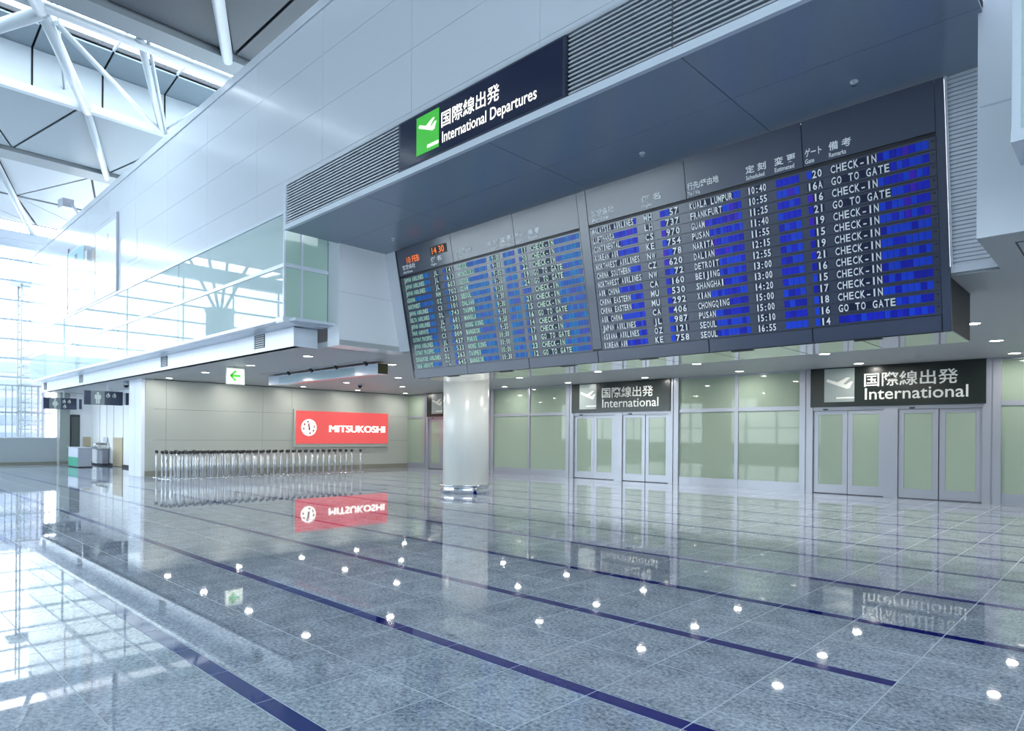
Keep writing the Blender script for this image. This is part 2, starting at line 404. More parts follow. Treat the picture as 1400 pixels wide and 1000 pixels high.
# gallery (upper level behind the glass balcony)
gal = box('floor_gallery', -40, -13.3, 7.0, 13, 4.10, 4.16, M_TRIM, kind=S)
box('wall_gallery', -40, -13.3, 12.8, 13, 4.1, 6.6, mat('gallery_wall', (.30, .40, .42), .5), kind=S)
box('ceiling_gallery', -40, -13.3, YW + .1, 13, 6.56, 6.62, MATS['gallery_wall'], kind=S)
fa = box('trim_2', -40, -14.09, 7.40, 7.6, C, 4.34, M_DARKL, kind=S)
xj = [-40, -37.2, -34.0, -31.2, -28.4, -25.4, -23.9, -20.2, -17.2, -14.07]
for i in range(9): box('fascia_panel', xj[i] + .005, xj[i + 1] - .005, 7.38, 7.41, C - .01, 4.1, M_FASC, fa)
box('return_panel', -14.1, -14.07, 7.38, 7.98, C - .01, 4.1, M_TRIM, fa)
box('shadow_gap_panel', -40, -14.07, 7.36, 7.6, 4.08, 4.12, M_TRIM, fa)
# balcony
bal = empty('glass_balcony', (-27, 6.95, 4.1)); tag(bal, 'long glass balcony front with slim rails above the white fascia on the left', 'balcony')
box('sill', -40, -13.58, YW - .06, 7.6, 4.12, 4.19, M_FASC, bal)
GX = [-40.0, -36.95, -31.3, -25.64, -19.97, -13.64]
for i in range(5):
    box('lower_pane', GX[i] + .02, GX[i + 1] - .02, YW, YW + .015, 4.19, 5.30, M_BALG, bal)
    box('upper_pane', GX[i] + .02, GX[i + 1] - .02, YW, YW + .015, 5.38, 6.465, M_BALG, bal)
    if i: box('post', GX[i] - (.05 if i != 3 else .10), GX[i] + (.05 if i != 3 else .10), YW + .015, YW + .14, 4.19, 6.465, M_TRIM, bal)
box('rail', -40, -13.6, YW - .03, YW + .05, 5.30, 5.38, M_FASC, bal)
# green return end of the balcony, X = -13.6
for y0, y1 in ((6.93, 7.30), (7.33, 7.96)):
    for z0, z1 in ((4.2, 5.30), (5.38, 6.465)): box('return_pane', -13.63, -13.61, y0, y1, z0, z1, M_GRNG, bal)
box('return_post', -13.64, -13.59, 7.29, 7.34, 4.19, 6.465, M_TRIM, bal)
box('return_rail', -13.65, -13.58, 6.9, 7.97, 5.30, 5.39, M_TRIM, bal)
box('corner_post', -13.66, -13.60, 6.89, 6.93, 4.19, 6.465, M_TRIM, bal)
box('return_sill', -13.9, -13.56, 6.86, 7.97, 4.08, 4.2, M_TRIM, bal)
# pillar left of the board and recess sides
pr = box('trim_3', -13.62, -13.13, 7.98, 9.9, C - .01, 6.5, M_WHITE, kind=S)
box('side_seam', -13.131, -13.126, 8.0, 9.6, 4.86, 4.875, M_TRIM, pr)
# right hand white box, gallery front
rb = box('trim_4', -1.22, 14, 8.10, 10.2, C + .003, 6.5, M_WHITE, kind=S)
box('front_seam', -1.2, 4, 8.093, 8.101, 4.985, 5.0, M_TRIM, rb)
box('hatch_seam', -.95, .6, 8.5, 9.5, C - .004, C + .002, M_DARKL, rb); box('hatch_panel', -.93, .58, 8.52, 9.48, C - .008, C, M_CEIL, rb)
bal2 = empty('glass_balcony', (2, 6.95, 4.1)); tag(bal2, 'end of a glass balcony with grey sill at the right edge beside the white box', 'balcony')
box('sill', -.80, 13.9, YW - .06, 7.5, 4.10, 4.2, M_TRIM, bal2)
box('pane', -.76, 5, YW, YW + .015, 4.2, 6.465, M_BALG, bal2)
box('corner_post', -.80, -.74, YW - .01, YW + .06, 4.2, 6.465, M_TRIM, bal2)
box('fascia_panel', -.3, 13.9, 7.38, 8.1, C + .01, 4.1, M_TRIM, bal2)
box('backing_wall', -.3, 13.9, 7.5, 7.55, 4.2, 6.465, MATS['gallery_wall'], bal2)

# ------------------------------------------------------------------ canopy over the board
SZ = 5.96; YC = 6.68; CL, CR = -13.19, -1.18
can = empty('louvred_canopy', (-7.2, 7.8, SZ)); tag(can, 'long projecting canopy with louvred front and dark slate soffit above the departures board', 'canopy')
box('bottom_trim', CL, CR, YC - .02, YC + .05, SZ - .005, 6.06, M_TRIM, can)
box('end_trim', CL - .02, CL + .09, YC - .02, YC + .05, 6.06, 6.90, M_TRIM, can)
box('top_trim', CL - .02, CR, YC - .01, YW, 6.89, 6.93, M_SLAT, can)
box('louvre_backing', CL + .09, CR, YC + .12, YC + .15, 6.06, 6.89, M_DARKL, can)
box('end_plate', CL - .02, CL + .02, YC + .04, YW, 6.0, 6.9, M_TRIM, can)
for xa, xb in ((CL + .09, -9.12), (-5.44, -3.92), (-3.9, CR - .06)):
    for i in range(14):
        z = 6.085 + i * .058
        MB().hexa([(xa, YC, z), (xb, YC, z), (xb, YC + .09, z + .012), (xa, YC + .09, z + .012)],
                  [(xa, YC, z + .024), (xb, YC, z + .024), (xb, YC + .09, z + .036), (xa, YC + .09, z + .036)]).obj('louvre_slat', M_SLAT, can)
xs = [CL, -10.2, -7.0, -3.82, CR]
for i in range(4):
    for y0, y1 in ((YC + .05, 8.0), (8.0, 9.25)):
        if xs[i] < -13 and y1 > 8: box('soffit_panel', -13.13, xs[i + 1] - .005, y0 + .004, y1 - .004, SZ, SZ + .04, M_SOFF, can)
        else: box('soffit_panel', xs[i] + .005, xs[i + 1] - .005, y0 + .004, y1 - .004, SZ, SZ + .04, M_SOFF, can)
box('soffit_backing', CL + .05, CR, YC + .06, 9.4, SZ + .05, SZ + .1, M_BACK, can)
for i, (x, y) in enumerate(((-11.94, 8.59), (-5.53, 8.59), (-2.54, 8.61))):
    t = empty('sprinkler_head', (x, y, SZ)); tag(t, ('small sprinkler head under the left end of the canopy soffit', 'small sprinkler head in the middle of the canopy soffit', 'small sprinkler head under the right end of the canopy soffit')[i], 'sprinkler')
    MB().lathe(x, y, [(.045, SZ), (.045, SZ - .012), (.012, SZ - .015)], 14).obj('rose', M_TRIM, t)
    MB().lathe(x, y, [(.012, SZ - .012), (.012, SZ - .05), (.032, SZ - .052), (.032, SZ - .058)], 12).obj('nozzle', M_CHROME, t)

# lit departures sign in the canopy front
def tfY(Y): return lambda u, v, w: (u, Y - w, v)
def poly_into(mb, pts, u0, v0, u1, v1, tf, d=.006):
    n = len(pts)
    mb.add([tf(u0 + x * (u1 - u0), v0 + y * (v1 - v0), d) for x, y in pts], [tuple(range(n))])
def plane_into(mb, u0, v0, u1, v1, tf):
    # fuselage, wing and tail as separate convex pieces
    poly_into(mb, [(0, .70), (.04, .76), (.42, .57), (.86, .36), (.90, .24), (.76, .20), (.40, .40), (0, .62)], u0, v0, u1, v1, tf)
    poly_into(mb, [(.40, .56), (.76, .80), (.90, .80), (.60, .42)], u0, v0, u1, v1, tf, .007)
    poly_into(mb, [(.68, .38), (.90, .58), (1.0, .58), (.88, .26)], u0, v0, u1, v1, tf, .008)
sg = empty('departures_sign', (-7.28, YC, 6.06)); tag(sg, 'dark blue lit sign reading International Departures in the canopy front', 'sign')
box('sign_box', -9.10, -5.47, YC - .03, YC + .1, 6.06, 6.88, mat('sign_frame_navy', (.03, .04, .07), .3), sg)
box('sign_face', -9.05, -5.52, YC - .035, YC - .03, 6.09, 6.85, M_SIGNB, sg)
box('green_field', -8.60, -8.03, YC - .042, YC - .036, 6.18, 6.80, M_GREEN, sg)
tf = tfY(YC - .042)
mb = MB(); plane_into(mb, -8.53, 6.42, -8.08, 6.74, tf); mb.add([tf(-8.31, 6.235, .006), tf(-8.03, 6.235, .006), tf(-8.03, 6.285, .006), tf(-8.31, 6.285, .006)], [(0, 1, 2, 3)])
mb.obj('aircraft_symbol', M_LIT, sg, 'stuff')
KAN = '\u56fd\u969b\u7dda\u51fa\u767a'
mb = MB(); text_into(mb, KAN, -7.97, 6.45, -6.68, 6.70, tfY(YC - .036), .008); mb.obj('japanese_lettering', M_LIT, sg, 'stuff')
mb = MB(); text_into(mb, 'International Departures', -7.95, 6.155, -5.96, 6.385, tfY(YC - .036), .007); mb.obj('english_lettering', M_LIT, sg, 'stuff')

# ------------------------------------------------------------------ flight board
A = Vector((0, 9.2, 5.96)); Bv = Vector((0, 9.80, 2.985)); EL = (Bv - A).length; E = (Bv - A) / EL
N = Vector((0, -E.z * -1, 0)); N = Vector((0, E.z, -E.y))     # outward normal (towards -Y and down)
def BP(u, v, w=0.0):
    p = A + E * v + N * w; return (u, p.y, p.z)
def bbox(name, u0, u1, v0, v1, w0, w1, m, parent, kind=None):
    return MB().hexa([BP(u0, v1, w0), BP(u1, v1, w0), BP(u1, v1, w1), BP(u0, v1, w1)],
                     [BP(u0, v0, w0), BP(u1, v0, w0), BP(u1, v0, w1), BP(u0, v0, w1)]).obj(name, m, parent, kind)
BL, BR = -12.68, -1.72
bd = empty('flight_information_board', (-7.2, 10.3, 2.98)); tag(bd, 'huge dark blue split-flap flight board tilted under the canopy', 'board')
p = [BP(0, 0.02), BP(0, EL)]
for nm, xa, xb in (('housing', BL + .02, BR - .02),):
    MB().hexa([(xa, 9.79, 2.99), (xb, 9.79, 2.99), (xb, 11.1, 2.99), (xa, 11.1, 2.99)],
              [(xa, 9.24, 5.93), (xb, 9.24, 5.93), (xb, 11.1, 5.93), (xa, 11.1, 5.93)]).obj(nm, M_BACK, bd)
un = MB()
for i in range(10):
    xa = BL + .1 + i * 1.086; un.box(xa, xa + 1.07, 9.86, 11.05, 2.975, 2.99)
un.obj('underside_panels', mat('pale_polished_metal', (.74, .76, .74), .07, .9), bd, 'stuff')
for x in (-11.6, -9.9, -8.2, -6.4, -4.7, -2.9): box('service_slot', x, x + .35, 9.9, 9.98, 2.968, 2.975, M_BACK, bd)
# frame and header panels
hs = [BL, -10.71, -8.87, -7.28]; hs2 = [-7.08, -5.16, -3.38, BR]
for q in (hs, hs2):
    for i in range(3):
        bbox('header_panel', q[i] + (.06 if q[i] == BL else .006), q[i + 1] - (.10 if q[i + 1] == BR else .006), .02, .615, .0, .03, M_BOARD, bd)
bbox('centre_strip', -7.275, -7.085, .02, 2.80, .0, .034, M_BOARD, bd)
bbox('side_frame', BL, BL + .055, .02, EL, -.02, .03, M_BACK, bd)
bbox('side_frame', BR - .095, BR, .02, EL, -.02, .03, M_BOARD, bd)
for xa, xb in ((BL, -10.75), (-10.74, -8.9), (-8.89, -7.19), (-7.18, -5.0), (-4.99, -3.4), (-3.39, BR - .1)):
    bbox('bottom_panel', xa + (.056 if xa == BL else .0), xb - .006, 2.835, EL, .0, .03, M_BOARD, bd)

RIGHT = [('MALAYSIA AIRLINES', 'MH', '57', 'KUALA LUMPUR', '10:40', '20', 'CHECK-IN'), ('LUFTHANSA', 'LH', '737', 'FRANKFURT', '10:55', '16A', 'GO TO GATE'),
 ('CONTINENTAL', 'CS', '970', 'GUAM', '11:25', '16', 'CHECK-IN'), ('KOREAN AIR', 'KE', '754', 'PUSAN', '11:40', '21', 'GO TO GATE'),
 ('NORTHWEST AIRLINES', 'NW', '78', 'NARITA', '11:55', '19', 'CHECK-IN'), ('CHINA SOUTHERN', 'CZ', '620', 'DALIAN', '12:15', '15', 'CHECK-IN'),
 ('NORTHWEST AIRLINES', 'NW', '72', 'DETROIT', '12:55', '19', 'CHECK-IN'), ('AIR CHINA', 'CA', '160', 'BEIJING', '13:00', '21', 'CHECK-IN'),
 ('CHINA EASTERN', 'MU', '530', 'SHANGHAI', '13:00', '16', 'CHECK-IN'), ('CHINA EASTERN', 'MU', '292', 'XIAN', '14:20', '15', 'CHECK-IN'),
 ('AIR CHINA', 'CA', '406', 'CHONGQING', '15:00', '17', 'CHECK-IN'), ('JAPAN AIRLINES', 'JL', '987', 'PUSAN', '15:00', '18', 'CHECK-IN'),
 ('ASIANA AIRLINES', 'OZ', '121', 'SEOUL', '15:10', '16', 'GO TO GATE'), ('KOREAN AIR', 'KE', '758', 'SEOUL', '16:55', '14', '')]
LEFT = [('JAPAN AIRLINES', 'JL', '141', 'SEOUL', '9:00', '11', 'CHECK-IN'), ('JAPAN AIRLINES', 'JL', '613', 'HONOLULU', '9:00', '20', 'CHECK-IN'),
 ('JAPAN AIRLINES', 'JL', '603', 'SEOUL', '9:05', '22', 'CHECK-IN'), ('ASIANA', 'NH', '702', 'GUAM', '9:20', '19', 'GO TO GATE'),
 ('NORTHWEST', 'OZ', '123', 'SEOUL', '9:20', '24', 'GO TO GATE'), ('JAPAN AIRLINES', 'CX', '101', 'DALIAN', '9:30', '', 'CHECK-IN'),
 ('DELTA AIRLINES', 'DL', '743', 'TAIPEI', '9:30', '21', 'CHECK-IN'), ('JAPAN AIRLINES', 'JL', '601', 'MANILA', '9:50', '15', 'CHECK-IN'),
 ('THAI AIRWAYS', 'TG', '301', 'HONG KONG', '9:50', '16', 'GO TO GATE'), ('CATHAY PACIFIC', 'CX', '009', 'BANGKOK', '9:55', '14', 'CHECK-IN'),
 ('JAPAN AIRLINES', 'JL', '437', 'PARIS', '10:00', '17', 'CHECK-IN'), ('CATHAY PACIFIC', 'CX', '533', 'HONG KONG', '10:00', '18', 'GO TO GATE'),
 ('SINGAPORE AIRLINES', 'SQ', '263', 'TAIPEI', '10:00', '23', 'CHECK-IN'), ('THAI AIRWAYS', 'TG', '645', 'BANGKOK', '10:30', '12', 'GO TO GATE')]
# field: (start, cells, cell width) measured from the left edge of a board half
FR = [(-7.02, 18, .0505), (-5.97, 2, .085), (-5.66, 4, .085), (-5.13, 14, .0595), (-4.19, 5, .057), (-3.77, 4, .080), (-3.35, 3, .070), (-3.04, 16, .0715)]
FLD = [(-12.50, 18, .051), (-11.44, 2, .085), (-11.10, 4, .088), (-10.62, 14, .0635), (-9.63, 5, .058), (-9.25, 4, .080), (-8.83, 3, .074), (-8.50, 16, .0735)]
def flapmat(i, left):
    if left: c = [(.01, .13, .48), (.01, .20, .52), (.02, .10, .48), (.06, .10, .50)][i]
    else: c = [(.008, .02, .62), (.008, .06, .72), (.07, .012, .60), (.005, .012, .45)][i]
    return mat('flap_blue_%s_%d' % ('teal' if left else 'royal', i), c, .4, spec=.3)
FM = [[flapmat(i, l) for i in range(4)] for l in (False, True)]
M_FGR = mat('flap_printed_teal', (.05, .20, .20), .4, spec=.3)
M_LETG = mat('flap_pale_green_print', (.74, .92, .70), .5)
M_FDK = mat('flap_printed_dark', (.012, .016, .06), .4, spec=.3)
def chars_into(mb, s, u, cw, v0, v1, w, right=False, n=0):
    off = (n - len(s)) if right else 0
    for i, ch in enumerate(s):
        if ch == ' ': continue
        vs, fs, (a, b, c, d) = glyph(ch, .018, 2)
        g = glyph('H', .018, 2)[2]; hh = g[3] - g[2]; gw = cw * .80
        cx = u + (i + off + .5) * cw
        sy = (v1 - v0) / hh
        gw = min(gw, (b - a) * sy * 1.05)
        mb.add([BP(cx + ((x - (a + b) / 2) / max(b - a, .01)) * gw, v1 - (y) * sy, w) for x, y, z in vs], fs)
for left, rows, fld, u0, u1 in ((True, LEFT, FLD, BL + .06, -7.29), (False, RIGHT, FR, -7.08, BR - .10)):
    for r, row in enumerate(rows):
        va = .665 + r * .1545; vb = va + .1545
        bar = bbox('display_row', u0, u1, va + .003, vb - .003, 0, .022, M_ROW, bd)
        text = [row[0], row[1], row[2], row[3], row[4], '', row[5], row[6]]
        let = MB(); stuff = {}
        for k, (u, n, cw) in enumerate(fld):
            s = text[k]; right = k in (2, 4, 6)
            used = range(n - len(s), n) if right else range(len(s))
            for c in range(n):
                lit = c in used and s and (s[c - (n - len(s))] if right else s[c]) != ' ' or (k in (1, 7, 3, 0) and c < len(s))
                mi = random.choice((0, 0, 1, 1, 2, 3)) if r < 6 else random.choice((0, 1, 1, 3))
                mm = (M_FGR if left and k in (0, 3) else M_FDK) if lit else FM[left][mi]
                a0, a1 = u + c * cw + .0025, u + (c + 1) * cw - .0025
                if not left and k in (5, 7): bbox('flap', a0, a1, va + .028, vb - .028, .022, .027, mm, bar)
                else:
                    q = stuff.setdefault(mm.name, MB())
                    q.hexa([BP(a0, vb - .028, .022), BP(a1, vb - .028, .022), BP(a1, vb - .028, .027), BP(a0, vb - .028, .027)],
                           [BP(a0, va + .028, .022), BP(a1, va + .028, .022), BP(a1, va + .028, .027), BP(a0, va + .028, .027)])
            if s: chars_into(let, s, u, cw, va + .026, vb - .028, .0285, right, n)
        for mn, q in stuff.items(): q.obj('flaps', MATS[mn], bar, 'stuff')
        let.obj('lettering', M_LETG if left else M_LET, bar, 'stuff')
        q = MB()
        for uu in (u0 + .03, u1 - .05): q.hexa([BP(uu, va + .06, .022), BP(uu + .03, va + .06, .022), BP(uu + .03, va + .06, .026), BP(uu, va + .06, .026)], [BP(uu, va + .04, .022), BP(uu + .03, va + .04, .022), BP(uu + .03, va + .04, .026), BP(uu, va + .04, .026)])
        q.obj('indicator_lamps', M_BACK, bar, 'stuff')
def tfB(u, v, w): return BP(u, -v, .032 + w)     # v given as -board_v
hd = MB()
HT = [('\u822a\u7a7a\u4f1a\u793e', 'Airline', 0, .48, .42), ('\u4fbf \u540d', 'Flight', 1, .36, .22), ('\u884c\u5148/\u7d4c\u7531\u5730', 'To / Via', 3, .52, .24), ('\u5b9a \u523b', 'Scheduled', 4, .30, .32),
      ('\u5909 \u66f4', 'Estimated', 5, .30, .32), ('\u30b2\u30fc\u30c8', 'Gate', 6, .22, .14), ('\u5099 \u8003', 'Remarks', 7, .28, .25)]
for fld in (FLD, FR):
    for jp, en, k, wj, we in HT:
        u = fld[k][0] + (.0 if k else .02)
        text_into(hd, jp, u, -.50, u + wj, -.39, tfB, .018)
        text_into(hd, en, u, -.585, u + we * .85, -.525, tfB, .012)
hd.obj('header_lettering', M_LET, bd, 'stuff')
led = MB(); text_into(led, '10 FEB', -12.28, -.375, -11.83, -.235, tfB, .0); text_into(led, '14 30', -11.36, -.335, -10.95, -.195, tfB, .0)
led.obj('orange_clock_digits', M_ORANGE, bd, 'stuff')
bbox('clock_window', -11.42, -10.86, .17, .36, .03, .0335, M_BACK, bd)
# black joint lines of header
bbox('header_gap', BL + .06, -7.29, .615, .665, -.01, .004, M_BACK, bd); bbox('header_gap', -7.08, BR - .1, .615, .665, -.01, .004, M_BACK, bd)
# wings beside the board
wl = empty('trim_5', (-12.9, 9.5, C), S)
bbox('wing_panel', -13.13, BL - .01, .02, 2.36, -.03, .0, M_WHITE, wl)
wr = empty('louvre_panel', (-1.47, 9.5, C)); tag(wr, 'tall white finely louvred panel between the flight board and white box', 'panel')
bbox('panel_back', BR + .01, -1.225, .02, 2.33, -.06, -.03, M_TRIM, wr)
bbox('panel_edge', BR + .005, BR + .03, .02, 2.33, -.03, .012, M_FASC, wr)
bbox('panel_foot', BR + .01, -1.225, 2.24, 2.33, -.03, .008, M_WHITE, wr)
sl = MB()
for i in range(46):
    v = .03 + i * .0485
    sl.hexa([BP(BR + .03, v + .036, -.03), BP(-1.225, v + .036, -.03), BP(-1.225, v + .036, .006), BP(BR + .03, v + .036, .006)],
            [BP(BR + .03, v, -.03), BP(-1.225, v, -.03), BP(-1.225, v, -.012), BP(BR + .03, v, -.012)])
sl.obj('louvre_slats', M_WHITE, wr, 'stuff')

# ------------------------------------------------------------------ door wall (Y = 20.2)
YD = 20.2
PST = [-26.72, -25.2, -20.66, -16.2, -11.62, -7.19, -2.69, 1.82, 6.33, 10.84, 14.0]
doorn = winn = 0
for i in range(len(PST) - 1):
    a, b = PST[i], PST[i + 1]; ia = a + (.0 if i == 0 else .19); ib = b - .19
    isdoor = i in (1, 3, 5, 8)
    if isdoor:
        doorn += 1; r = empty('door_%d' % doorn, ((a + b) / 2, YD, 0), S)
        mid = (ia + ib) / 2
        box('centre_post', mid - .17, mid + .17, YD - .07, YD + .1, 0, 2.5, M_FRAME, r)
        box('header_rail', ia, ib, YD - .05, YD + .1, 2.42, 2.52, M_FRAME, r)
        q = [ia, (ia + mid - .17) / 2, mid - .17, mid + .17, (mid + .17 + ib) / 2, ib]
        for j in (0, 1, 3, 4):
            xa, xb = q[j] + .01, q[j + 1] - .01
            lf = MB(); yl = YD - .02 + (.02 if j in (0, 4) else 0)
            lf.box(xa, xa + .13, yl, yl + .05, .02, 2.41); lf.box(xb - .13, xb, yl, yl + .05, .02, 2.41)
            lf.box(xa + .13, xb - .13, yl, yl + .05, .02, .27); lf.box(xa + .13, xb - .13, yl, yl + .05, 2.31, 2.41)
            lf = lf.obj('door_leaf', M_FRAME, r)
            box('pane', xa + .13, xb - .13, yl + .015, yl + .03, .27, 2.31, M_GLASSG, lf)
        box('threshold_gap', ia, ib, YD - .03, YD + .06, 0, .02, M_DARKL, r)
        box('door_sensor', ia + .3, ia + .42, YD - .09, YD - .05, 2.43, 2.47, M_BLACK, r); box('door_sensor', mid + .45, mid + .57, YD - .09, YD - .05, 2.43, 2.47, M_BLACK, r)
    else:
        winn += 1; r = empty('window_%d' % (winn + 2), ((a + b) / 2, YD, 0), S)
        box('bottom_rail', ia, ib, YD - .03, YD + .07, 0, .27, M_FRAME, r)
        box('transom', ia, ib, YD - .03, YD + .07, 2.46, 2.58, M_FRAME, r)
        box('top_rail', ia, ib, YD - .03, YD + .07, C - .05, C, M_FRAME, r)
        if b - a > 3:
            mid = (ia + ib) / 2 + .03
            box('mullion', mid - .06, mid + .06, YD - .04, YD + .07, 0, C, M_FRAME, r)
            segs = ((ia, mid - .06), (mid + .06, ib))
        else: segs = ((ia, ib),)
        for xa, xb in segs:
            box('lower_pane', xa, xb, YD + .0, YD + .015, .27, 2.46, M_GLASSG, r)
            box('upper_pane', xa, xb, YD + .0, YD + .015, 2.58, C - .05, M_GLASSG, r)
    if i:
        pm = MB(); pm.box(a - .19, a - .02, YD - .08, YD + .1, 0, C); pm.box(a + .02, a + .19, YD - .08, YD + .1, 0, C); pm.box(a - .02, a + .02, YD - .05, YD + .1, 0, C)
        pm.obj('frame_post', M_FRAME, r)
box('wall_behind_doors', -26.9, 14, YD + .12, YD + .2, 0, 3.8, M_BACK, kind=S)
# international signs over the doors
for i, (x0, x1, dk) in enumerate(((-7.05, -2.80, M_SIGNK), (-16.06, -11.73, M_SIGNK), (-25.05, -20.80, M_SIGNK))):
    s = empty('international_sign', ((x0 + x1) / 2, YD - .1, 2.52))
    tag(s, ('wide dark sign reading International over the right-hand doors', 'dark sign reading International over the middle doors right of the column', 'dark sign reading International partly hidden behind the round column')[i], 'sign')
    box('sign_panel', x0, x1, YD - .12, YD - .04, 2.52, C - .005, dk, s)
    o = x0 + 7.05; tf = tfY(YD - .122)
    box('grey_field', o - 6.66, o - 5.85, YD - .127, YD - .12, 2.66, 3.62, M_PRINTG, s)
    mb = MB(); t2 = tfY(YD - .128); plane_into(mb, o - 6.60, 2.92, o - 5.88, 3.46, t2); mb.add([t2(o - 6.33, 2.75, .004), t2(o - 5.85, 2.75, .004), t2(o - 5.85, 2.80, .004), t2(o - 6.33, 2.80, .004)], [(0, 1, 2, 3)])
    mb.obj('aircraft_symbol', M_PRINTW, s, 'stuff')
    mb = MB(); text_into(mb, KAN, o - 5.60, 3.06, o - 3.39, 3.45, tf, .012); mb.obj('japanese_lettering', M_PRINTW, s, 'stuff')
    mb = MB(); text_into(mb, 'International', o - 5.58, 2.70, o - 3.17, 3.02, tf, .008); mb.obj('english_lettering', M_PRINTW, s, 'stuff')

# ------------------------------------------------------------------ round column with guard
co = empty('round_column', (-13.87, 12.55, 0)); tag(co, 'thick round pale column under the flight board', 'column')
MB().lathe(-13.87, 12.55, [(.645, 0), (.645, C)], 64).obj('shaft', M_COLM, co)
MB().lathe(-13.87, 12.55, [(.70, 0), (.70, .225), (.66, .225)], 64).obj('guard_band', M_CHROME, co)
MB().lathe(-13.87, 12.55, [(.66, .222), (.775, .222), (.785, .235), (.775, .248), (.65, .25)], 64).obj('guard_rim', M_CHROME, co)
MB().lathe(-13.87, 12.55, [(.66, 3.60), (.66, C)], 48).obj('head_collar', M_TRIM, co)

# ------------------------------------------------------------------ downlights
OR = ['rightmost', 'second from the right', 'third from the right', 'fourth from the right', 'fifth from the right', 'sixth from the right', 'seventh from the right', 'eighth from the right', 'ninth from the right']
RWN = ['in the front row nearest the hall', 'in the second ceiling row from the hall', 'in the middle ceiling row', 'in the ceiling row before the last', 'in the row nearest the glass doors']
proto = empty('downlight', (0, 0, 0))
MB().lathe(0, 0, [(.125, -.002), (.15, -.002), (.15, -.012), (.122, -.016), (.118, -.002)], 24).obj('trim_ring', M_WHITE, proto)
MB().lathe(0, 0, [(.118, -.010), (.118, -.006)], 24).obj('diffuser', M_LAMP, proto)
ld = bpy.data.lights.new('downlight_lamp', 'AREA'); ld.shape = 'DISK'; ld.size = .19; ld.energy = 15; ld.color = (1, .97, .90)
first = True
for w, yy in enumerate((8.609, 11.231, 13.921, 16.607, 19.289)):
    ks = list(range(4, 8)) if w == 0 else list(range(-1, 8))
    for n, k in enumerate(ks):
        xx = -2.148 - 3.364 * k
        if w == 0: xx -= .05
        if k == 4 and w == 2: pass
        if w == 1 and xx > -13: yy2 = 11.32
        else: yy2 = yy
        if first: o = proto; o.location = (xx, yy2, C); first = False
        else: o = dup(proto, (xx, yy2, C))
        tag(o, 'round recessed lit downlight, %s %s' % (OR[n], RWN[w]), 'downlight', 'downlights in the low grey ceiling')
        l = bpy.data.objects.new('lamp_light', ld); COL.objects.link(l); l.parent = o; l.location = (0, 0, -.02)

# ------------------------------------------------------------------ queue barrier posts
st = empty('barrier_post', (0, 0, 0))
MB().lathe(0, 0, [(.122, 0), (.122, .008), (.11, .02), (.04, .03)], 24).obj('base_plate', M_CHROME, st)
MB().lathe(0, 0, [(.034, .02), (.034, .91)], 14).obj('pole', M_POLE, st)
MB().lathe(0, 0, [(.05, .90), (.058, .91), (.058, .985), (.03, .995)], 14).obj('belt_head', M_BLACK, st)
spots = []
for i in range(29): spots.append((-24.42, 8.25 + i * .2686))
for i in range(28): spots.append((-24.74, 8.20 + i * .268))
for i in range(28): spots.append((-25.08, 8.18 + i * .265))
for i in range(5): spots.append((-25.9, 8.25 + i * .33))
for n, (x, y) in enumerate(spots):
    jx, jy = (random.uniform(-.02, .02), random.uniform(-.006, .006)) if n not in (28,) else (0, .18)
    o = st if n == 0 else dup(st, (0, 0, 0)); o.location = (x + jx, y + jy, 0)
    lab = 'steel queue barrier post with black head, in the crowded rows before the grey wall'
    if n == 28: lab = 'rightmost steel queue barrier post, standing slightly apart under the red sign'
    elif n == 0: lab = 'steel queue barrier post at the left front corner of the stored rows'
    tag(o, lab, 'barrier post', 'steel queue posts stored before the grey wall')

# ------------------------------------------------------------------ red lit wall sign
XR = -26.69
rs = empty('red_lightbox', (XR, 16.5, 1.1)); tag(rs, 'red illuminated wall sign with white MITSUKOSHI lettering and round crest', 'sign')
box('box_frame', XR, XR + .10, 13.98, 19.02, 1.06, 2.72, M_WALLB, rs)
box('red_face', XR + .10, XR + .125, 14.07, 18.9, 1.21, 2.66, mat('lit_red_face', (.45, .05, .05), .15, emit=(1, .15, .15), estr=.52), rs)
tx = lambda u, v, w: (XR + .127 + w, u, v)
mb = MB(); [text_into(mb, 'MITSUKOSHI', 15.70 + q, 1.73, 18.70 + q, 2.04, tx, 0.0, None, .003 + abs(q) * .05) for q in (-.028, -.014, 0, .014, .028)]; mb.obj('white_lettering', M_LIT, rs, 'stuff')
mb = MB(); n = 40
mb.add([tx(14.68 + .37 * math.cos(2 * math.pi * i / n), 1.925 + .37 * math.sin(2 * math.pi * i / n), .001) for i in range(n)], [tuple(range(n))]); mb.obj('round_crest', M_LIT, rs)
mb = MB()
for i in range(8):
    if i in (1, 5): continue
    a = i * math.pi / 4 + .2
    mb.add([tx(14.68 + r * math.cos(a + d), 1.925 + r * math.sin(a + d), .006) for r, d in ((.30, -.2), (.30, .2), (.22, .2), (.22, -.2))], [(0, 1, 2, 3)])
mb.add([tx(14.62, 2.10, .006), tx(14.70, 2.12, .006), tx(14.76, 1.80, .006), tx(14.66, 1.80, .006)], [(0, 1, 2, 3)])
mb.obj('crest_strokes', mat('red_crest_print', (.35, .12, .12), .5), rs)

